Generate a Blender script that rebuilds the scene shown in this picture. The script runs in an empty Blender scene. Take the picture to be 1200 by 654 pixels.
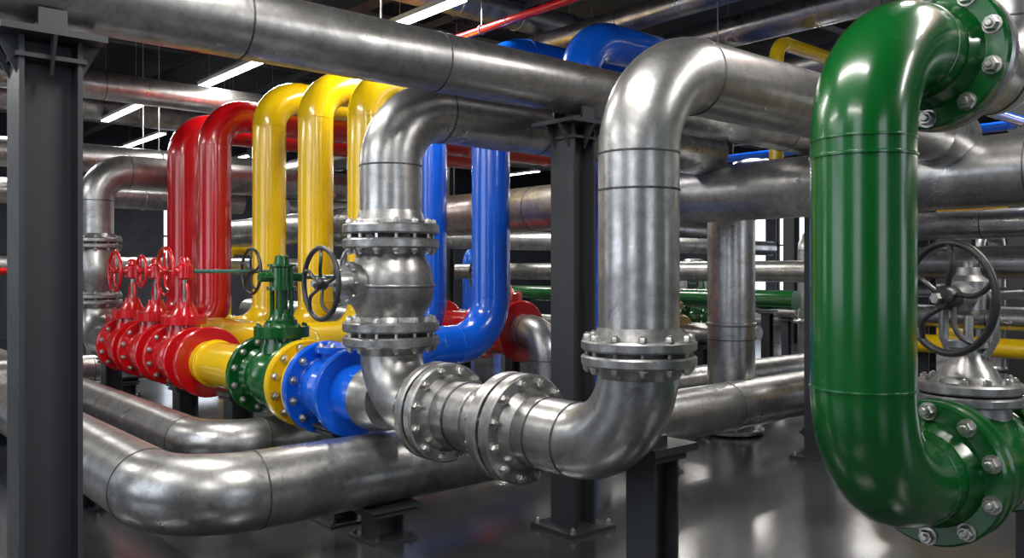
import bpy, math, random
from mathutils import Vector, Matrix
random.seed(7)
V=Vector
X=V((1,0,0));Y=V((0,1,0));Z=V((0,0,1))
scene=bpy.context.scene

# ------------------------------------------------------------------ materials
def newmat(name):
    m=bpy.data.materials.new(name); m.use_nodes=True
    nt=m.node_tree; b=nt.nodes['Principled BSDF']
    return m,nt,b
def noise(nt,scale,detail=6,rough=.6,stretch=None,dist=0):
    tc=nt.nodes.new('ShaderNodeTexCoord'); mp=nt.nodes.new('ShaderNodeMapping')
    nt.links.new(tc.outputs['Object'],mp.inputs['Vector'])
    if stretch: mp.inputs['Scale'].default_value=stretch
    n=nt.nodes.new('ShaderNodeTexNoise'); n.inputs['Scale'].default_value=scale
    n.inputs['Detail'].default_value=detail; n.inputs['Roughness'].default_value=rough
    n.inputs['Distortion'].default_value=dist
    nt.links.new(mp.outputs[0],n.inputs['Vector']); return n
def ramp(nt,src,stops):
    r=nt.nodes.new('ShaderNodeValToRGB'); nt.links.new(src,r.inputs[0])
    e=r.color_ramp.elements
    while len(e)<len(stops): e.new(.5)
    for i,(p,c) in enumerate(stops):
        e[i].position=p
        e[i].color=(c,c,c,1) if not isinstance(c,tuple) else (*c,1)
    return r
def mul(nt,a,b,fac=1):
    m=nt.nodes.new('ShaderNodeMix'); m.data_type='RGBA'; m.blend_type='MULTIPLY'
    m.inputs[0].default_value=fac
    nt.links.new(a,m.inputs[6]); nt.links.new(b,m.inputs[7]); return m.outputs[2]
def steel(name,lo,hi,r0,r1,metal=.93,scale=2.2):
    m,nt,b=newmat(name)
    n1=noise(nt,scale,8,.68,dist=.6); n2=noise(nt,scale*9,5,.6); n3=noise(nt,5,3,.5,(1.0,1.0,.25))
    n4=noise(nt,6,10,.75,dist=1.2)
    mid=tuple((a+c)/2 for a,c in zip(lo,hi))
    c1=ramp(nt,n1.outputs[0],[(.36,lo),(.5,mid),(.66,hi)])
    c2=ramp(nt,n2.outputs[0],[(.3,.78),(.6,1.0)])
    c3=ramp(nt,n3.outputs[0],[(.35,.84),(.6,1.0)])
    c4=ramp(nt,n4.outputs[0],[(.34,.62),(.42,1.0)])
    c=mul(nt,mul(nt,mul(nt,c1.outputs[0],c2.outputs[0]),c3.outputs[0]),c4.outputs[0])
    nt.links.new(c,b.inputs['Base Color'])
    b.inputs['Metallic'].default_value=metal
    rr=ramp(nt,n1.outputs[0],[(.35,r1),(.65,r0)])
    nt.links.new(rr.outputs[0],b.inputs['Roughness'])
    bp=nt.nodes.new('ShaderNodeBump'); bp.inputs['Strength'].default_value=.07; bp.inputs['Distance'].default_value=.01
    nt.links.new(n2.outputs[0],bp.inputs['Height']); nt.links.new(bp.outputs[0],b.inputs['Normal'])
    return m
def paint(name,col,rough=.2,coat=.7,var=.88,cr=.10):
    m,nt,b=newmat(name)
    n=noise(nt,1.6,6,.6); r=ramp(nt,n.outputs[0],[(.35,tuple(c*var for c in col)),(.62,col)])
    nt.links.new(r.outputs[0],b.inputs['Base Color'])
    n2=noise(nt,5,3,.5); r2=ramp(nt,n2.outputs[0],[(.35,rough*1.25),(.65,rough)])
    nt.links.new(r2.outputs[0],b.inputs['Roughness'])
    b.inputs['Coat Weight'].default_value=coat; b.inputs['Coat Roughness'].default_value=cr
    return m
STEEL=steel('weathered_steel',(.34,.34,.345),(.68,.675,.66),.26,.40)
STEELD=steel('cast_steel',(.28,.28,.285),(.57,.565,.555),.3,.46,.92,4)
WELD=steel('weld_seam',(.06,.06,.06),(.18,.18,.18),.45,.6,.8,8)
BOLT=steel('zinc_bolt',(.42,.41,.39),(.75,.74,.71),.25,.4,.93,6)
RED=paint('red_paint',(.54,.004,.008))
YEL=paint('yellow_paint',(.86,.56,.004))
BLUE=paint('blue_paint',(.003,.12,.74))
GREEN=paint('green_paint',(.0015,.092,.014),.22,.6,cr=.13)
TEAL=paint('teal_rod_paint',(.04,.16,.13),.3)
BRASS=steel('aged_brass',(.3,.2,.07),(.6,.42,.16),.3,.5,.9,6)
COL=paint('structural_grey_paint',(.036,.040,.046),.42,.1,cr=.3)
BEAM=paint('ceiling_beam_paint',(.055,.057,.062),.5,.0)
DARK=paint('handwheel_black',(.025,.027,.03),.35,.2,cr=.2)
WALL=paint('wall_plaster',(.045,.053,.070),.7,0,.75)
CEIL=paint('ceiling_deck',(.032,.034,.039),.8,0,.75)
FRAME=paint('window_frame_paint',(.05,.05,.05),.4,0)
HOUS=paint('lamp_housing',(.5,.5,.5),.4,0)
def floor_mat():
    m,nt,b=newmat('epoxy_floor')
    n1=noise(nt,.7,7,.6); n2=noise(nt,9,6,.7)
    c1=ramp(nt,n1.outputs[0],[(.35,(.036,.038,.042)),(.65,(.064,.067,.072))])
    c2=ramp(nt,n2.outputs[0],[(.35,.85),(.6,1.0)])
    nt.links.new(mul(nt,c1.outputs[0],c2.outputs[0]),b.inputs['Base Color'])
    r=ramp(nt,n1.outputs[0],[(.3,.15),(.7,.24)]); nt.links.new(r.outputs[0],b.inputs['Roughness'])
    b.inputs['Coat Weight'].default_value=.3; b.inputs['Coat Roughness'].default_value=.12
    return m
FLOOR=floor_mat()
def emis(name,col,s):
    m,nt,b=newmat(name); b.inputs['Emission Color'].default_value=(*col,1); b.inputs['Emission Strength'].default_value=s
    b.inputs['Base Color'].default_value=(*col,1); return m
TUBE=emis('led_diffuser',(1,.97,.92),14)

# ------------------------------------------------------------------ mesh builder
def basis(ax):
    ax=V(ax).normalized()
    u=Z.cross(ax) if abs(ax.z)<.9 else X.copy()
    u=(u-ax*u.dot(ax)).normalized(); w=ax.cross(u)
    return ax,u,w
class B:
    def __init__(s,name): s.n=name; s.v=[]; s.f=[]; s.m=[]; s.mats=[]
    def mi(s,m):
        if m not in s.mats: s.mats.append(m)
        return s.mats.index(m)
    def add(s,vs,fs,m):
        o=len(s.v); k=s.mi(m); s.v.extend([tuple(p) for p in vs])
        for f in fs: s.f.append([i+o for i in f]); s.m.append(k)
    def lathe(s,o,ax,prof,m,seg=32,cap=True):
        ax,u,w=basis(ax); o=V(o); vs=[];fs=[]
        for t,r in prof:
            for i in range(seg):
                a=2*math.pi*i/seg; vs.append(o+ax*t+(u*math.cos(a)+w*math.sin(a))*max(r,1e-4))
        n=len(prof)
        for j in range(n-1):
            for i in range(seg):
                i2=(i+1)%seg
                fs.append([j*seg+i,j*seg+i2,(j+1)*seg+i2,(j+1)*seg+i])
        if cap:
            fs.append([i for i in range(seg)][::-1]); fs.append([(n-1)*seg+i for i in range(seg)])
        s.add(vs,fs,m)
    def cyl(s,a,b,r,m,seg=16,r2=None):
        a=V(a);b=V(b); d=(b-a); s.lathe(a,d,[(0,r),(d.length,r if r2 is None else r2)],m,seg)
    def box(s,c,sz,m,ax=None):
        c=V(c); hx,hy,hz=[q/2 for q in sz]
        if ax is None: e=(X,Y,Z)
        else: e=ax
        vs=[c+e[0]*(hx*i)+e[1]*(hy*j)+e[2]*(hz*k) for i in(-1,1) for j in(-1,1) for k in(-1,1)]
        s.add(vs,[[0,1,3,2],[4,6,7,5],[0,4,5,1],[2,3,7,6],[0,2,6,4],[1,5,7,3]],m)
    def torus(s,o,ax,R,r,m,seg=40,ts=10):
        ax,u,w=basis(ax); o=V(o); vs=[];fs=[]
        for i in range(seg):
            a=2*math.pi*i/seg; d=u*math.cos(a)+w*math.sin(a)
            for j in range(ts):
                b=2*math.pi*j/ts; vs.append(o+d*(R+r*math.cos(b))+ax*(r*math.sin(b)))
        for i in range(seg):
            for j in range(ts):
                i2=(i+1)%seg;j2=(j+1)%ts
                fs.append([i*ts+j,i2*ts+j,i2*ts+j2,i*ts+j2])
        s.add(vs,fs,m)
    def tube(s,path,r,m,seg=32):
        n=len(path); path=[V(p) for p in path]; T=[]
        for i in range(n):
            a=path[max(i-1,0)];b=path[min(i+1,n-1)]; T.append((b-a).normalized())
        _,u,w=basis(T[0]); vs=[];fs=[]
        for i in range(n):
            u=(u-T[i]*u.dot(T[i])).normalized(); w=T[i].cross(u)
            for k in range(seg):
                a=2*math.pi*k/seg; vs.append(path[i]+(u*math.cos(a)+w*math.sin(a))*r)
        for j in range(n-1):
            for i in range(seg):
                i2=(i+1)%seg; fs.append([j*seg+i,j*seg+i2,(j+1)*seg+i2,(j+1)*seg+i])
        fs.append(list(range(seg))[::-1]); fs.append([(n-1)*seg+i for i in range(seg)])
        s.add(vs,fs,m)
    def band(s,o,ax,r,m,w=.014,h=.005,seg=32):
        s.lathe(o,ax,[(-w/2,r-.003),(-w/3,r+h*.8),(0,r+h),(w/3,r+h*.8),(w/2,r-.003)],m,seg,False)
    def pipe(s,pts,r,R,m,seg=36,weld=None,na=14):
        pts=[V(p) for p in pts]; out=[pts[0]]; seams=[]
        for i in range(1,len(pts)-1):
            p=pts[i]; a=(pts[i-1]-p).normalized(); b=(pts[i+1]-p).normalized()
            ang=a.angle(b); t=R/math.tan(ang/2)
            s0=p+a*t; e0=p+b*t; bis=(a+b).normalized(); c=p+bis*(R/math.sin(ang/2))
            v0=s0-c; v1=e0-c; tot=v0.angle(v1); axn=v0.cross(v1).normalized()
            for k in range(na+1):
                out.append(c+Matrix.Rotation(tot*k/na,3,axn)@v0)
            seams+= [(s0,a),(e0,b)]
        out.append(pts[-1])
        s.tube(out,r,m,seg)
        wm=weld or m
        for o,a in seams: s.band(o,a,r,wm,seg=seg)
        return seams
    def hexbolt(s,o,ax,r,h,m):
        ax=V(ax)
        s.lathe(o,ax,[(0,r*1.25),(h*.18,r*1.25)],m,12)
        s.lathe(V(o)+ax*h*.15,ax,[(0,r),(h*.7,r),(h*.85,r*.85)],m,6)
        s.lathe(V(o)+ax*h*.9,ax,[(0,r*.55),(h*.35,r*.55),(h*.45,r*.4)],m,8)
    def flange(s,o,ax,R,r,t,m,n=12,br=.024,side=(1,),hub=.06,seg=40,bm=None):
        ax,u,w=basis(ax); o=V(o); c=min(.012,t*.2)
        s.lathe(o-ax*t/2,ax,[(0,r),(0,R-c),(c,R),(t-c,R),(t,R-c),(t,r)],m,seg)
        for sd in side:
            if hub>0:
                s.lathe(o+ax*(t/2*sd),ax*sd,[(0,r+(R-r)*.32),(hub*.35,r+(R-r)*.22),(hub,r+.002)],m,seg,False)
            bc=r+(R-r)*.64
            for i in range(n):
                a=2*math.pi*(i+.5)/n
                s.hexbolt(o+ax*(t/2*sd)+(u*math.cos(a)+w*math.sin(a))*bc,ax*sd,br,br*1.2,bm or BOLT)
    def pair(s,o,ax,R,r,t,m,m2=None,n=12,br=.024,gap=.02,hub=.06):
        ax=V(ax).normalized(); o=V(o)
        s.flange(o+ax*(t+gap)/2,ax,R,r,t,m2 or m,n,br,(1,),hub)
        s.flange(o-ax*(t+gap)/2,ax,R,r,t,m,n,br,(-1,),hub)
        s.lathe(o-ax*gap,ax,[(0,R*.8),(2*gap,R*.8)],WELD,32)
        _,u,w=basis(ax)
        bc=r+(R-r)*.64
        for i in range(n):
            a=2*math.pi*(i+.5)/n; q=o+(u*math.cos(a)+w*math.sin(a))*bc
            s.cyl(q-ax*t,q+ax*t,br*.5,BOLT,8)
    def wheel(s,o,ax,R,m,tr=.017,n=5,hub=.04):
        ax,u,w=basis(ax); o=V(o)
        s.torus(o,ax,R,tr,m,48,10)
        s.lathe(o-ax*hub*.9,ax,[(0,hub*.8),(hub*.3,hub),(hub*1.4,hub),(hub*1.8,hub*.7)],m,20)
        s.lathe(o-ax*hub*1.5,ax,[(0,hub*.45),(hub*.8,hub*.45)],BOLT,6)
        for i in range(n):
            a=2*math.pi*i/n+.3; pth=[]
            for k in range(9):
                q=k/8; aa=a+.28*math.sin(q*math.pi)*(1-q*.2)
                pth.append(o+(u*math.cos(aa)+w*math.sin(aa))*(hub*.8+(R-hub*.8)*q)-ax*(.02*math.sin(q*math.pi)))
            s.tube(pth,tr*.72,m,8)
    def build(s,smooth=True,ang=38):
        me=bpy.data.meshes.new(s.n)
        vs=[V(p) for p in s.v]
        mn=V([min(p[i] for p in vs) for i in range(3)]); mx=V([max(p[i] for p in vs) for i in range(3)])
        c=(mn+mx)/2
        me.from_pydata([tuple(p-c) for p in vs],[],s.f); me.update()
        for m in s.mats: me.materials.append(m)
        me.polygons.foreach_set('material_index',s.m)
        if smooth:
            me.polygons.foreach_set('use_smooth',[True]*len(s.f))
            try: me.set_sharp_from_angle(angle=math.radians(ang))
            except Exception: pass
        import bmesh
        bm=bmesh.new(); bm.from_mesh(me); bmesh.ops.recalc_face_normals(bm,faces=bm.faces); bm.to_mesh(me); bm.free()
        ob=bpy.data.objects.new(s.n,me); ob.location=c; scene.collection.objects.link(ob); return ob

def hsec(b,c0,axis,L,w,d,tf,tw,m):
    c=V(c0)+V(axis)*L/2
    if abs(V(axis).z)>.5:
        b.box(c+X*(d/2-tf/2),(tf,w,L),m); b.box(c-X*(d/2-tf/2),(tf,w,L),m); b.box(c,(d-2*tf,tw,L),m)
    elif abs(V(axis).x)>.5:
        b.box(c+Z*(d/2-tf/2),(L,w,tf),m); b.box(c-Z*(d/2-tf/2),(L,w,tf),m); b.box(c,(L,tw,d-2*tf),m)
    else:
        b.box(c+Z*(d/2-tf/2),(w,L,tf),m); b.box(c-Z*(d/2-tf/2),(w,L,tf),m); b.box(c,(tw,L,d-2*tf),m)

def column(x,y,top,w,name='steel_column',capw=.42):
    b=B(name)
    hsec(b,(x,y,.03),Z,top-.03-.03,w,w,.022,.018,COL)
    b.box((x,y,.015),(w*1.9,w*1.9,.03),COL)
    for i in(-1,1):
        for j in(-1,1): b.hexbolt((x+i*w*.78,y+j*w*.78,.03),Z,.02,.03,BOLT)
    b.box((x,y,top-.015),(capw,capw,.03),COL)
    b.box((x,y,top-.12),(w*1.12,w*1.12,.02),COL)
    for sx in(-1,1):
        for yo in(-w*.3,w*.3):
            xa=x+sx*w/2; xb=x+sx*capw/2; t=.007
            vs=[(xa,y+yo-t,top-.03),(xb,y+yo-t,top-.03),(xa,y+yo-t,top-.2),(xa,y+yo+t,top-.03),(xb,y+yo+t,top-.03),(xa,y+yo+t,top-.2)]
            b.add(vs,[[0,1,2],[3,5,4],[0,3,4,1],[1,4,5,2],[0,2,5,3]],COL)
    for sy in(-1,1):
        ya=y+sy*w/2; yb=y+sy*capw/2; t=.007
        vs=[(x-t,ya,top-.03),(x-t,yb,top-.03),(x-t,ya,top-.2),(x+t,ya,top-.03),(x+t,yb,top-.03),(x+t,ya,top-.2)]
        b.add(vs,[[0,1,2],[3,5,4],[0,3,4,1],[1,4,5,2],[0,2,5,3]],COL)
    return b
def support(x,y,top,w=.2,capw=.32,name='pipe_support_post'):
    b=B(name)
    if top>.12:
        hsec(b,(x,y,.02),Z,top-.06,w,w,.016,.014,COL)
    b.box((x,y,.01),(w*1.6,w*1.6,.02),COL)
    for i in(-1,1):
        for j in(-1,1): b.hexbolt((x+i*w*.65,y+j*w*.65,.02),Z,.016,.025,COL)
    b.box((x,y,top-.05),(capw*.9,capw*.9,.022),COL)
    b.box((x,y,top-.012),(capw,capw,.024),COL)
    b.build(False)

# ------------------------------------------------------------------ room
def simple_box(name,c,sz,m):
    b=B(name); b.box(c,sz,m); return b.build(False)
x0,x1,y0,y1,H=-5,26,-7,27,6.4
simple_box('floor',((x0+x1)/2,(y0+y1)/2,-.1),(x1-x0,y1-y0,.2),FLOOR)
simple_box('ceiling',((x0+x1)/2,(y0+y1)/2,H+.1),(x1-x0,y1-y0,.2),CEIL)
nwin=0
def wallwin(name,along,pos,a0,a1,wins,zlo,zhi):
    global nwin
    b=B(name); t=.3
    def seg(p0,p1,z0,z1):
        if p1-p0<.01 or z1-z0<.01: return
        c=(p0+p1)/2
        if along=='y': b.box((pos,c,(z0+z1)/2),(t,p1-p0,z1-z0),WALL)
        else: b.box((c,pos,(z0+z1)/2),(p1-p0,t,z1-z0),WALL)
    seg(a0,a1,0,zlo); seg(a0,a1,zhi,H)
    cur=a0
    for w0,w1 in wins: seg(cur,w0,zlo,zhi); cur=w1
    seg(cur,a1,zlo,zhi)
    b.build(False)
    for w0,w1 in wins:
        nwin+=1
        f=B('window_%d'%nwin)
        n=max(1,int((w1-w0)/1.7))
        for i in range(n+1):
            p=w0+.03+(w1-w0-.06)*i/n
            c=(pos,p,(zlo+zhi)/2) if along=='y' else (p,pos,(zlo+zhi)/2)
            f.box(c,(.06,.06,zhi-zlo),FRAME)
        for z in(zlo+.03,(zlo+zhi)/2,zhi-.03):
            c=(pos,(w0+w1)/2,z) if along=='y' else ((w0+w1)/2,pos,z)
            f.box(c,(.06,w1-w0,.06) if along=='y' else (w1-w0,.06,.06),FRAME)
        f.build(False)
wallwin('wall_left','y',x0-.15,y0,y1,[(-2.0,.5),(4,9),(15,20)],1.2,5.7)  # unseen openings, added to put vertical highlight streaks on the pipes
wallwin('wall_front','x',y0-.15,x0,x1,[(-1.5,1.5),(7.5,10.5)],1.2,5.4)  # openings behind the camera, invented for highlights on the pipes
wallwin('wall_back','x',y1+.15,x0,x1,[(9,11)],1.6,4.4)
wallwin('wall_right','y',x1+.15,y0,y1,[(-3,0),(3,6),(11,12.5),(15,16.2),(16.6,17.8)],1.2,4.4)  # first two openings are out of view, added for a right-hand rim light

# ceiling beams, ducts, trays
for i,xx in enumerate((1.2,6.2,11.2,16.2,21.2)):
    b=B('ceiling_beam'); hsec(b,(xx,y0,5.84),Y,y1-y0,.25,.5,.03,.02,BEAM); b.build(False)
for yy in (3,7.5,12,16.5,21):
    b=B('ceiling_beam'); hsec(b,(x0,yy,6.25),X,x1-x0,.2,.28,.025,.018,BEAM); b.build(False)
def tray(x,y,z,L,ax):
    b=B('cable_tray'); a=X if ax=='x' else Y; s=Y if ax=='x' else X
    for k in(-1,1):
        c=V((x,y,z))+a*L/2+s*k*.2
        b.box(c,(L,.02,.1) if ax=='x' else (.02,L,.1),BEAM)
    n=int(L/.4)
    for i in range(n):
        c=V((x,y,z-.03))+a*(i+.5)*L/n
        b.box(c,(.04,.4,.02) if ax=='x' else (.4,.04,.02),BEAM)
    for i in range(int(L/3)+1):
        for k in(-1,1):
            c=V((x,y,z))+a*min(i*3+.2,L)+s*k*.2
            b.cyl(c,(c.x,c.y,H),.006,BOLT,6)
    b.build(False)
tray(2,10.5,5.2,14,'x'); tray(7.3,3,5.45,18,'y'); tray(0,15.1,5.0,18,'x')
for (px,py,pz,L,r) in ((-2,18.2,5.2,24,.33),(-1,8.6,5.35,14,.2)):
    b=B('spiral_duct'); b.cyl((px,py,pz),(px+L,py,pz),r,STEELD,32)
    for i in range(int(L/1.0)): b.band((px+i+.5,py,pz),X,r,STEELD,.03,.012)
    for i in range(0,int(L),3): b.cyl((px+i+.5,py,pz),(px+i+.5,py,H),.008,BOLT,6)
    b.build()

# ------------------------------------------------------------------ lights
def linear_light(x,y,z,L,power,ax='y'):
    b=B('linear_ceiling_light')
    s=(.16,L,.06) if ax=='y' else (L,.16,.06)
    b.box((x,y,z+.035),s,HOUS)
    s2=(.14,L-.06,.03) if ax=='y' else (L-.06,.14,.03)
    b.box((x,y,z),s2,TUBE)
    for k in(-1,1):
        p=V((x,y,z+.06))+(Y if ax=='y' else X)*k*L*.4
        b.cyl(p,(p.x,p.y,H),.005,BOLT,6)
    par=b.build(False)
    ld=bpy.data.lights.new('lamp_glow','AREA'); ld.shape='RECTANGLE'; ld.size=.14 if ax=='y' else L; ld.size_y=L if ax=='y' else .14
    ld.energy=power; ld.color=(1,.965,.91)
    o=bpy.data.objects.new('lamp_emitter',ld); scene.collection.objects.link(o)
    o.parent=par; o.location=V((x,y,z-.03))-par.location
for (x,y,L) in ((5.18,12.2,3.0),(4.9,17.1,2.4),(6.3,20.2,2.6),(5.68,8.1,1.4),(17.2,20.2,3),(11.8,15.6,2.6),(13,20.2,2.6),(2.6,16.0,3.0),
                (2.0,2.2,2.6),(2.0,6.8,2.4),(-1.5,6,2.6),(-1.5,1,2.6),(5.6,1.0,2.6),(10.8,6.5,2.6),(10.6,11,2.6),(15.5,8,2.6),(15.5,13,2.6),(5.6,-2.5,2.6),(-1.5,12,2.6),(10.6,-1,2.6),(10.8,2.6,2.6),(20,9,2.6),(20,14,2.6),(15.5,3,2.6),(9.2,21,2.6),(20.5,19,2.6)):  # fixtures on this row are invented fill, added to brighten hall and pipes
    linear_light(x,y,4.9,L,125)

# ------------------------------------------------------------------ main overhead pipe + columns
YM=4.468; ZM=3.253; RM=.192
b=B('overhead_steel_pipe'); b.pipe([(-4.5,YM,ZM),(12,YM,ZM)],RM,.4,STEEL)
for xx in(1.9,3.2,5.4,7.3): b.band((xx,YM,ZM),X,RM,WELD)
b.build()
for xx,w in((.945,.265),(4.457,.235),(8.0,.235)):
    top=ZM-RM-.06
    b=column(xx,YM,top,w,capw=.44)
    b.box((xx,YM,top+.02),(.12,.3,.04),COL)
    for s in(-1,1): b.box((xx,YM+s*.15,top+.05),(.12,.02,.1),COL)
    b.build(False)

# ------------------------------------------------------------------ low floor pipes
b=B('floor_level_steel_pipe'); R1=.25
b.pipe([(1.80,15,.5),(1.80,5.19,.5),(13,5.19,.5)],R1,.5,STEEL,weld=WELD)
for q,a in (((1.80,8.2,.5),Y),((4.6,5.19,.5),X),((7.4,5.19,.5),X)): b.band(q,a,R1,WELD)
b.build()
b=B('floor_level_steel_pipe'); R2=.19
b.pipe([(2.57,16,.5),(2.57,6.66,.5),(14,6.66,.5)],R2,.45,STEEL,weld=WELD)
for q,a in (((2.57,9.2,.5),Y),((4.8,6.66,.5),X)): b.band(q,a,R2,WELD)
b.build()
b=B('floor_level_steel_pipe'); b.pipe([(-3,13.6,.45),(9,13.6,.45)],.21,.4,STEEL); b.band((3.5,13.6,.45),X,.21,WELD); b.build()
for x,y,t in((3.26,5.19,.255),(6.3,5.19,.255),(9.3,5.19,.255),(1.8,7.4,.255),(1.8,10.6,.255)): support(x,y,t,.22,.40)
for x,y,t in((4.3,6.66,.31),(7.4,6.66,.31),(2.57,8.6,.31),(2.57,11.6,.31)): support(x,y,t,.18,.3)
for x in(0,4): support(x,13.6,.24,.2,.3)

# ------------------------------------------------------------------ central silver assemblies (valve line X=3.22)
XR=3.22; ZR=1.0
b=B('steel_riser_pipe')
r=.2
b.pipe([(XR,2.77,1.535),(XR,2.77,2.93),(6.9,2.77,2.93)],r,.45,STEEL,weld=WELD,seg=48)
b.band((XR,2.77,2.30),Z,r,WELD)
b.band((5.1,2.77,2.93),X,r,WELD)
b.lathe((6.5,2.77,2.93),X,[(0,.2),(.12,.235),(.4,.235)],STEEL)
b.build()
b=B('steel_pipe_elbow')
b.pipe([(XR,2.77,1.47),(XR,2.77,ZR),(XR,3.56,ZR)],r,.43,STEEL,weld=WELD,seg=48)
b.band((XR,3.42,ZR),Y,r,WELD)
b.pair((XR,2.77,1.50),Z,.285,r,.055,STEELD,n=12,br=.021)
b.pair((XR,3.68,ZR),Y,.315,r,.085,STEELD,n=12,br=.027,gap=.03)
b.build()
b=B('pipe_spool')
b.pipe([(XR,3.75,ZR),(XR,4.36,ZR)],.21,.3,STEELD)
b.band((XR,3.98,ZR),Y,.21,STEELD,.05,.012); b.band((XR,4.14,ZR),Y,.21,WELD,.02,.008)
b.pair((XR,4.42,ZR),Y,.315,.21,.075,STEELD,n=12,br=.026,gap=.03)
b.build()
YA=5.02
b=B('steel_pipe_elbow'); ra=.215
b.pipe([(XR,YA,1.40),(XR,YA,ZR),(XR,4.46,ZR)],ra,.37,STEEL,weld=WELD,seg=48)
b.build()
b=B('globe_valve')
b.pair((XR,YA,1.47),Z,.335,ra,.07,STEELD,n=14,br=.024,gap=.03)
b.lathe((XR,YA,1.53),Z,[(0,.25),(.05,.23),(.09,.245),(.14,.275),(.20,.295),(.27,.30),(.34,.295),(.40,.28),(.45,.25),(.49,.235),(.53,.25)],STEELD,48)
b.torus((XR,YA,1.80),Z,.298,.012,STEELD)
b.pair((XR,YA,2.14),Z,.335,ra,.07,STEELD,n=14,br=.024,gap=.03)
zc=1.82
b.lathe((XR-.22,YA,zc),-X,[(0,.13),(.08,.13),(.09,.145),(.12,.145),(.125,.08),(.2,.065),(.22,.05)],STEELD,28)
for i in range(8):
    a=i*math.pi/4; b.hexbolt((XR-.34,YA+.12*math.cos(a),zc+.12*math.sin(a)),-X,.012,.016,BOLT)
b.cyl((XR-.4,YA,zc),(XR-.60,YA,zc),.022,BOLT,12)
b.wheel((XR-.54,YA,zc),X,.235,DARK,.017,5,.045)
b.build()
b=B('steel_riser_pipe')
b.pipe([(XR,YA,2.16),(XR,YA,3.05),(6.9,YA,3.05)],ra,.42,STEEL,weld=WELD,seg=48)
b.lathe((XR,YA,2.2),Z,[(0,.25),(.06,.235),(.12,ra)],STEELD,36,False)
b.band((4.6,YA,3.05),X,ra,WELD)
b.build()
b=B('elbow_support_stand'); sx,sy=3.60,3.0
hsec(b,(sx,sy,.02),Z,.86,.2,.2,.016,.014,COL); b.box((sx,sy,.01),(.36,.36,.02),COL)
b.box((sx,sy,.9),(.26,.26,.03),COL); b.box((sx,sy,.95),(.36,.34,.04),COL); b.box((sx-.08,sy,.99),(.22,.16,.05),COL); b.build(False)

# ------------------------------------------------------------------ coloured valve line
def gate_valve(name,y,hl,m,wm,wheelx=-.22,zt=1.84,wr=.2,R=.31,x=XR,z=ZR,r=.2,motor=None,tr=.014):
    b=B(name)
    for s in(-1,1):
        b.flange((x,y+s*hl,z),Y*s,R,r,.06,m,12,.024,(-1,),.07)
    b.lathe((x,y-hl,z),Y,[(0,r+.01),(hl*.35,r+.02),(hl*.6,r+.06),(hl,r+.085),(hl*1.4,r+.06),(hl*1.65,r+.02),(2*hl,r+.01)],m,36)
    b.lathe((x,y,z+.1),Z,[(0,.19),(.17,.18),(.2,.165),(.24,.165),(.245,.23),(.29,.23),(.295,.23),(.335,.23),(.345,.14),(.40,.11),(.46,.085),(.48,.085)],m,32)
    for i in range(10):
        a=2*math.pi*i/10; b.hexbolt((x+.2*math.cos(a),y+.2*math.sin(a),z+.435),Z,.016,.02,m)
    if motor is None:
        for s in(-1,1):
            b.tube([(x,y+s*.06,z+.5),(x,y+s*.10,z+.56),(x,y+s*.10,z+.68),(x,y+s*.05,z+.76)],.022,m,10)
        b.cyl((x,y,z+.5),(x,y,z+.95),.022,BOLT,12)
        b.lathe((x,y,zt-.09),Z,[(0,.05),(.02,.085),(.15,.085),(.17,.06),(.22,.05),(.24,.03)],m,20)
        b.cyl((x,y,zt),(x+wheelx-.05,y,zt),.02,m,12)
        b.lathe((x+.06*(1 if wheelx<0 else -1),y,zt),-X if wheelx<0 else X,[(0,.05),(.12,.06),(.16,.045)],m,16)
        if wm: b.wheel((x+wheelx,y,zt),X,wr,wm,tr,5,.035)
    else:
        b.lathe((x,y,z+.46),Z,[(0,.13),(.03,.13),(.035,.08),(.06,.08)],m,24)
        for i in range(6):
            a=i*math.pi/3; b.cyl((x+.09*math.cos(a),y+.09*math.sin(a),z+.48),(x+.09*math.cos(a),y+.09*math.sin(a),z+.76),.017,m,8)
        b.lathe((x,y,z+.5),Z,[(0,.05),(.26,.05)],m,16)
        b.lathe((x,y,z+.74),Z,[(0,.125),(.03,.125),(.035,.1),(.19,.1),(.2,.12),(.22,.12),(.225,.065),(.29,.055),(.3,.03)],m,24)
        b.cyl((x-.2,y,z+.85),(x+.2,y,z+.85),.04,m,16)
    return b
YB=12.32
b=B('steel_riser_pipe'); rb=.225
b.pipe([(XR,YB,2.3),(XR,YB,3.27),(8.5,YB,3.27)],rb,.42,STEEL,weld=WELD); b.build()
b=B('globe_valve')
b.pair((XR,YB,1.53),Z,.33,rb,.06,STEELD,n=12,br=.022); b.pair((XR,YB,2.28),Z,.33,rb,.06,STEELD,n=12,br=.022)
b.lathe((XR,YB,1.58),Z,[(0,.24),(.1,.26),(.22,.29),(.34,.30),(.46,.28),(.58,.25),(.66,.24)],STEELD,36)
b.lathe((XR-.24,YB,1.88),-X,[(0,.12),(.12,.12),(.13,.06),(.2,.04)],STEELD,20)
b.wheel((XR-.46,YB,1.88),X,.22,DARK,.016,5,.04); b.build()
b=B('steel_pipe_elbow'); b.pipe([(XR,YB,1.5),(XR,YB,ZR),(XR,11.4,ZR)],rb,.42,STEEL,weld=WELD); b.build()
for y,wx,w,wr in((10.75,-.2,RED,.24),(9.9,-.16,RED,.17),(9.0,-.2,RED,.245)):
    b=gate_valve('red_gate_valve',y,.30,RED,w,wx,1.9,wr,.33,tr=.019); b.build()
b=B('red_pipe')
for a,c in((11.45,11.0),(10.5,10.15),(9.65,9.25)): b.cyl((XR,a,ZR),(XR,c,ZR),.2,RED,36)
b.build()
b=B('red_reducer_pipe')
b.flange((XR,8.32,ZR),-Y,.35,.2,.06,RED,12,.022,(-1,),.05)
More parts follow.
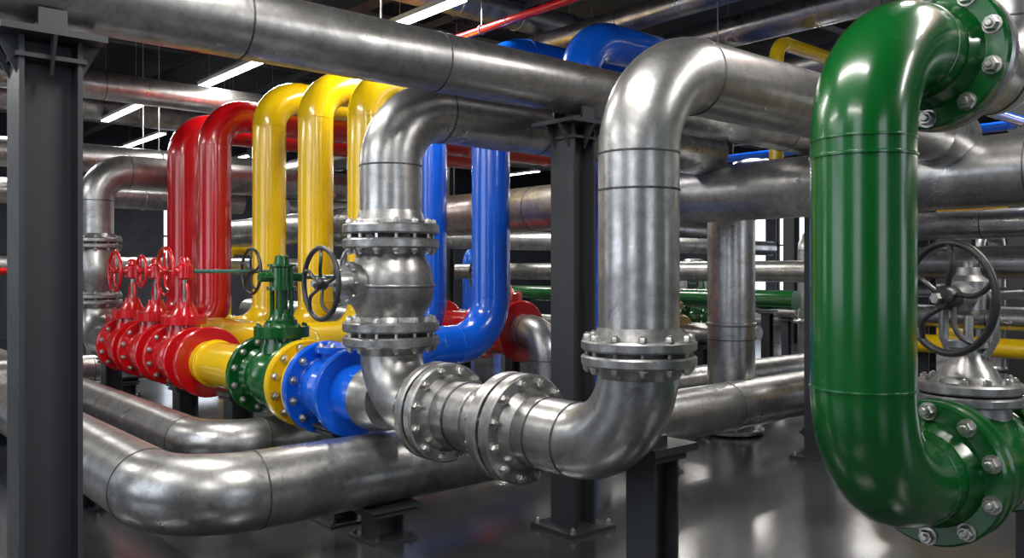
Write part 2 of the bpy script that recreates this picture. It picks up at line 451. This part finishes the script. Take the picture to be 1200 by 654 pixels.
b.lathe((XR,8.74,ZR),-Y,[(0,.215),(.1,.215),(.32,.25),(.42,.27)],RED,36); b.build()
b=B('yellow_pipe'); b.cyl((XR,8.32,ZR),(XR,7.1,ZR),.215,YEL,40); b.band((XR,8.15,ZR),Y,.215,YEL,.05,.02); b.build()
b=gate_valve('green_motorised_valve',6.72,.35,GREEN,None,R=.34,motor=True); b.build()
b=B('yellow_check_valve')
b.flange((XR,6.28,ZR),Y,.35,.2,.08,YEL,12,.028,(-1,),.06)
b.lathe((XR,6.28,ZR),-Y,[(0,.23),(.07,.26),(.15,.27),(.24,.24)],YEL,40)
b.flange((XR,6.02,ZR),Y,.34,.2,.05,YEL,12,.026,(1,),.04)
b.build()
b=B('blue_check_valve')
b.flange((XR,5.95,ZR),-Y,.36,.2,.07,BLUE,12,.028,(1,),.06)
b.lathe((XR,5.95,ZR),-Y,[(0,.23),(.1,.255),(.2,.26),(.34,.23),(.4,.22)],BLUE,40)
b.lathe((XR,5.75,ZR+.18),Z,[(0,.13),(.1,.13),(.105,.17),(.15,.17),(.155,.1),(.18,.06)],BLUE,24)
for i in range(8):
    a=i*math.pi/4; b.hexbolt((XR+.14*math.cos(a),5.75+.14*math.sin(a),ZR+.33),Z,.014,.018,BOLT)
b.flange((XR,5.53,ZR),-Y,.33,.2,.06,BLUE,12,.026,(-1,),.05)
b.cyl((XR,5.55,ZR),(XR,5.20,ZR),.215,BLUE,36)
b.build()
b=B('steel_pipe_stub'); b.lathe((XR,5.24,ZR),-Y,[(0,.235),(.05,.235),(.2,.2)],STEEL,36); b.build()
for y,t in((11.6,.79),(8.98,.72),(7.62,.78),(5.74,.74)): support(XR,y,t,.2,.3)
b=B('valve_extension_rod')
b.cyl((XR+.1,9.0,1.9),(4.4,9.0,1.9),.022,TEAL,12)
b.wheel((3.95,9.0,1.9),X,.25,DARK,.018,5,.04)
b.cyl((4.3,9.0,0),(4.3,9.0,1.9),.03,COL,12); b.lathe((4.3,9.0,1.82),Z,[(0,.05),(.16,.05)],TEAL,16)
b.build()
b=B('valve_extension_rod'); b.cyl((XR+.15,6.72,1.85),(4.1,6.72,1.85),.018,TEAL,12); b.cyl((4.05,6.72,0),(4.05,6.72,1.85),.025,COL,12); b.build()
b=B('valve_extension_rod'); b.cyl((XR-.46,YB,1.88),(XR-.46,11.2,1.9),.02,TEAL,12); b.build()

# ------------------------------------------------------------------ coloured risers
def riser(name,m,x,y,ztop,zbot,xin,xout,r=.2,R=.42,low=None):
    b=B(name)
    pts=[(xin,y,zbot),(x,y,zbot),(x,y,ztop),(xout,y,ztop)]
    if low is not None: pts=[(xin,y,low)]+pts
    b.pipe(pts,r,R,m,seg=40)
    b.build()
riser('red_pipe',RED,4.2,11.82,3.90,1.15,3.25,10,.2)
riser('red_pipe',RED,4.2,10.68,3.92,1.15,3.25,10,.205)
riser('yellow_pipe',YEL,4.625,10.0,4.10,1.15,4.1,11,.205,.4)
riser('yellow_pipe',YEL,4.78,9.08,4.10,1.15,4.1,11,.205,.4)
riser('yellow_pipe',YEL,5.0,8.33,4.04,1.15,4.1,11,.2,.4)
b=B('yellow_manifold_pipe'); b.lathe((4.0,7.75,1.13),Y,[(0,.05),(.04,.16),(.12,.215),(2.4,.215),(2.5,.16),(2.54,.05)],YEL,40); b.build()
for y in(8.0,9.5): support(4.0,y,.92,.18,.28)
riser('blue_pipe',BLUE,5.9,7.19,4.32,1.12,4.65,11,.21,.5,low=.02)
riser('blue_pipe',BLUE,5.9,8.32,4.22,1.12,4.65,11,.19,.42,low=.02)
b=B('blue_pipe'); b.pipe([(6.07,5.99,0.02),(6.07,5.99,4.26),(12,5.99,4.26)],.2,.42,BLUE); b.build()

# ------------------------------------------------------------------ big cross pipe
b=B('large_steel_header_pipe'); XB,ZB,RB=6.97,2.66,.275
b.pipe([(XB,-4,ZB),(XB,17,ZB)],RB,.5,STEEL,seg=44)
for yy in(.8,2.2,3.6,5.9,7.6,9.4,12): b.band((XB,yy,ZB),Y,RB,WELD)
b.build()
for yy in(-1.5,6.6,13.2):
    b=column(XB,yy,ZB-RB,.22,capw=.4); b.build(False)

# ------------------------------------------------------------------ green foreground pipe
XG,YG=3.45,1.738; rg=.21
ZT=2.91
b=B('green_pipe')
b.pipe([(4.1,YG,.95),(XG,YG,.95),(XG,YG,ZT),(4.1,YG,ZT)],rg,.46,GREEN,seg=64,na=24)
b.band((XG,YG,2.38),Z,rg,GREEN,.02,.006,64)
b.flange((4.12,YG,.95),X,.34,rg,.07,GREEN,10,.034,(-1,),.08,56)
b.flange((4.12,YG,ZT),X,.34,rg,.07,GREEN,10,.034,(-1,),.08,56)
b.build()
b=B('steel_riser_pipe')
b.flange((4.21,YG,ZT),X,.34,.2,.07,STEELD,10,.03,(1,),.08)
b.pipe([(4.2,YG,ZT),(5.15,YG,ZT),(5.15,YG,6.38)],.19,.36,STEEL,weld=WELD); b.build()
b=B('green_gate_valve'); xv=4.55
b.flange((4.21,YG,.95),X,.34,.2,.06,GREEN,10,.03,(),0)
b.lathe((4.2,YG,.95),X,[(0,.22),(.12,.24),(.22,.28),(.35,.30),(.5,.28),(.6,.24),(.72,.22)],GREEN,40)
b.flange((4.93,YG,.95),X,.33,.2,.07,GREEN,10,.03,(-1,),.06)
b.lathe((xv,YG,1.15),Z,[(0,.2),(.08,.19),(.1,.19)],STEELD,36)
b.flange((xv,YG,1.26),Z,.25,.12,.05,STEELD,12,.02,(),0)
b.flange((xv,YG,1.32),Z,.25,.12,.05,STEELD,12,.02,(1,),.05)
b.lathe((xv,YG,1.34),Z,[(0,.15),(.06,.13),(.12,.08),(.17,.07),(.18,.11),(.21,.11)],STEELD,28)
for s in(-1,1):
    b.tube([(xv,YG+s*.08,1.48),(xv,YG+s*.12,1.56),(xv,YG+s*.12,1.76),(xv,YG+s*.06,1.84)],.024,STEELD,10)
b.cyl((xv,YG,1.48),(xv,YG,1.95),.024,BOLT,12)
b.lathe((xv,YG,1.68),Z,[(0,.06),(.03,.1),(.17,.1),(.2,.06),(.24,.05)],STEELD,24)
b.lathe((xv+.1,YG,1.77),-X,[(0,.06),(.2,.075),(.28,.05)],STEELD,20)
wax=V((.93,-.37,0)).normalized()
b.wheel(V((xv-.24,YG,1.77)),wax,.27,DARK,.019,5,.06)
b.cyl((xv,YG,1.77),(xv+1.6,YG,1.77),.026,DARK,14)
b.build()
b=B('steel_pipe'); b.flange((5.01,YG,.95),X,.33,.2,.06,STEELD,10,.03,(1,),.06); b.pipe([(5.0,YG,.95),(12,YG,.95)],.2,.3,STEEL); b.build()
support(5.6,YG,.75,.2,.3)

# ------------------------------------------------------------------ upper pipes (ceiling level)
def straight(name,a,c,r,m,bands=0,hang=0):
    b=B(name); a=V(a);c=V(c); b.cyl(a,c,r,m,28)
    d=(c-a).normalized(); L=(c-a).length
    for i in range(bands): b.band(a+d*L*(i+.5)/bands,d,r,WELD if m in(STEEL,STEELD) else m)
    for i in range(hang):
        p=a+d*L*(i+.5)/hang; b.torus(p,d,r+.008,.009,BOLT,20,6); b.cyl(p+Z*r,(p.x,p.y,H),.008,BOLT,6)
    b.build()
straight('overhead_steel_pipe',(8.86,-3,4.85),(8.86,20,4.85),.19,STEEL,8,5)
straight('overhead_steel_pipe',(7.9,-3,5.0),(7.9,20,5.0),.15,STEEL,8,5)
straight('overhead_steel_pipe',(9.9,-3,4.5),(9.9,20,4.5),.24,STEEL,8,5)
straight('sprinkler_pipe',(5.98,-2,4.62),(5.98,8.8,4.62),.042,RED,3,4)
straight('blue_conduit_pipe',(-3,5.6,3.72),(10,5.6,3.72),.028,BLUE,0,3)
straight('overhead_steel_pipe',(-4,9.6,4.75),(14,9.6,4.75),.13,STEEL,6,4)
straight('overhead_steel_pipe',(-4,13.0,4.55),(14,13.0,4.55),.2,STEEL,6,4)
straight('overhead_steel_pipe',(-4,14.2,3.65),(6.4,14.2,3.65),.22,STEEL,5,3)
straight('overhead_steel_pipe',(-4,15.0,3.15),(6.4,15.0,3.15),.2,STEEL,5,3)
straight('conduit_pipe',(1.0,5,4.4),(1.0,18,4.4),.03,BOLT,0,4)
straight('conduit_pipe',(1.4,5,4.55),(1.4,18,4.55),.03,BOLT,0,4)
b=B('blue_conduit_pipe'); b.pipe([(7.4,3.4,3.55),(10.5,3.4,3.55),(10.5,9,3.55)],.055,.2,BLUE); b.build()
b=B('yellow_conduit_pipe'); b.pipe([(8.36,5.2,2.9),(8.36,5.2,4.45),(12.5,5.2,4.45)],.08,.2,YEL); b.build()

# ------------------------------------------------------------------ background plant
b=B('steel_vertical_pipe'); b.pipe([(8.49,5.88,.03),(8.49,5.88,3.0),(14,5.88,3.0)],.275,.5,STEEL,weld=WELD)
b.flange((8.49,5.88,.04),Z,.38,.275,.05,STEELD,12,.022,(1,),.05)
b.band((8.49,5.88,1.28),Z,.275,STEELD,.05,.02); b.band((8.49,5.88,1.1),Z,.275,WELD); b.build()
b=gate_valve('red_gate_valve',7.75,.32,RED,DARK,-.3,1.85,.27,.36,6.55,1.2,.21); b.build()
b=gate_valve('red_gate_valve',9.3,.32,RED,DARK,-.3,1.85,.24,.33,6.55,1.2,.21); b.build()
b=B('steel_pipe'); b.pipe([(6.55,7.42,1.2),(6.55,6.98,1.2),(6.55,6.98,.02)],.2,.3,STEEL,weld=WELD); b.cyl((6.55,8.98,1.2),(6.55,8.07,1.2),.2,RED,32)
b.cyl((6.55,9.62,1.2),(6.55,15,1.2),.2,STEEL,32); b.build()
support(6.55,8.6,.99,.2,.3)
for i,(z,r,m) in enumerate(((2.38,.15,STEEL),(1.99,.17,STEEL),(1.68,.06,STEEL),(1.12,.1,YEL),(1.42,.12,STEEL))):
    b=B('yellow_pipe' if m is YEL else 'steel_pipe'); xx=9.3+.03*i
    b.pipe([(xx,-4,z),(xx,4.9-.1*i,z),(xx+2.5,4.9-.1*i,z)],r,max(.2,r*1.7),m,weld=WELD if m is STEEL else None)
    for yy in(.5,2.0,3.4): b.band((xx,yy,z),Y,r,WELD if m is STEEL else m)
    b.build()
for yy in(-1.0,1.6,4.2):
    b=B('pipe_rack_frame')
    hsec(b,(9.75,yy,0),Z,4.2,.2,.2,.016,.014,COL)
    for z in(.95,1.25,1.78,2.18): b.box((9.4,yy+.11,z),(.7,.05,.06),COL)
    b.build(False)
b=B('yellow_crane_beam'); hsec(b,(13,-2,2.75),Y,7.4,.25,.3,.03,.02,YEL)
for yy in(-1.5,2,5.0): hsec(b,(13,yy,0),Z,2.6,.2,.2,.02,.015,COL)
b.build(False)
straight('green_pipe',(11.8,7.0,1.45),(11.8,14,1.45),.15,GREEN,4)
straight('steel_pipe',(10.8,7.0,1.0),(10.8,16,1.0),.1,STEEL,4)
straight('steel_pipe',(12.6,7.0,1.9),(12.6,18,1.9),.18,STEEL,4)
straight('steel_pipe',(8,11.5,.75),(22,11.5,.75),.16,STEEL,4)
straight('steel_pipe',(13,12.5,1.25),(22,12.5,1.25),.13,STEEL,4)
straight('steel_pipe',(8,14.5,2.6),(23,14.5,2.6),.22,STEEL,4)
straight('steel_pipe',(8,16.5,3.2),(23,16.5,3.2),.2,STEEL,4)
straight('steel_pipe',(-4,19,2.0),(12,19,2.0),.2,STEEL,4)
straight('red_pipe',(-4,17,1.9),(4,17,1.9),.06,RED,2)
for (x,y,h) in((11.8,7.5,1.29),(11.8,13.2,1.29),(10.8,8.4,.89),(12.6,9,1.71),(12.6,15.4,1.71),(14,11.5,.58),(17,11.5,.58),(13.6,12.5,1.11),(18,12.5,1.11),(6.55,12.5,.99),(0,19,1.79),(5,19,1.79),(10,19,1.79),(1.5,17,1.83)):
    support(x,y,h,.14,.24)
for x,y,w in((12.2,4.0,.25),(14.5,10.2,.25),(11.5,15.6,.25),(16,15.6,.3),(9.4,17.5,.3),(4.5,20,.3),(0.5,16.2,.3),(20,12.0,.3)):
    b=B('steel_column'); hsec(b,(x,y,0.02),Z,H-.84,w,w,.02,.016,COL); b.box((x,y,.01),(w*1.6,w*1.6,.02),COL); b.build(False)
def uloop(x,y,zt,zb,w,m,r=.14):
    b=B({STEEL:'steel',RED:'red',YEL:'yellow',BLUE:'blue',GREEN:'green'}[m]+'_pipe_loop')
    b.pipe([(x,y,zb+.02),(x,y,zt),(x+w,y,zt),(x+w,y,zb+.02)],r,r*2,m,24,weld=WELD if m is STEEL else None)
    for xx in(x,x+w):
        b.flange((xx,y,.9),Z,r*1.6,r,.05,m,8,.02,(1,),.03,24); b.flange((xx,y,zb+.04),Z,r*1.6,r,.04,m,8,.02,(1,),.03,24)
    b.build()
for a in((9.2,9.4,2.5,0,.8,STEEL),(9.6,15.5,2.9,0,.8,STEEL),(7.8,13.6,2.3,0,.9,STEEL),(14.2,13.2,3.1,0,1.1,STEEL),(15.5,9.0,2.6,0,.9,STEEL),
         (1.2,17.8,2.6,0,1.0,STEEL),(3.6,17.9,3.2,0,1.0,STEEL),(7.3,18,2.4,0,1.0,YEL),(18,14,2.1,0,1.0,STEEL),(13.2,17,2.4,0,.9,BLUE),(16.6,6.2,2.6,0,1.0,STEEL),(14.6,3.2,2.5,0,1,STEEL)):
    uloop(*a)
def far_valve(x,y,m,wm):
    b=gate_valve({RED:'red',GREEN:'green',YEL:'yellow',BLUE:'blue',STEELD:'steel',BRASS:'brass'}[m]+'_gate_valve',y,.26,m,wm,-.2,1.84,.18,.26,x,1.0,.15)
    b.cyl((x,y-.9,1.0),(x,y+.9,1.0),.14,STEEL,24)
    b.build(); support(x,y-.6,.86,.16,.24); support(x,y+.6,.86,.16,.24)
for x,y,m in((9.95,8.0,BRASS),(8.3,10.2,BRASS),(1.0,15.1,BRASS),(13.4,10.0,GREEN),(14.8,7.4,STEELD),(7.6,16.3,BRASS),(11.4,18.0,RED),(16.8,9.6,STEELD),(11.2,2.4,STEELD),(9.0,7.9,STEELD)):
    far_valve(x,y,m,DARK)

# ------------------------------------------------------------------ world + camera
w=bpy.data.worlds.new('World'); scene.world=w; w.use_nodes=True
bg=w.node_tree.nodes['Background']; bg.inputs[0].default_value=(.82,.90,1,1); bg.inputs[1].default_value=2.9
cam=bpy.data.cameras.new('camera'); co=bpy.data.objects.new('camera',cam); scene.collection.objects.link(co)
co.location=(0,0,1.9); co.rotation_euler=(math.radians(90),0,-math.atan2(.6534,.757))
cam.lens=29.8; cam.sensor_width=36; cam.shift_y=-.0075; cam.clip_end=200
scene.camera=co
scene.view_settings.view_transform='Standard'
scene.view_settings.look='None'
scene.view_settings.exposure=-.1
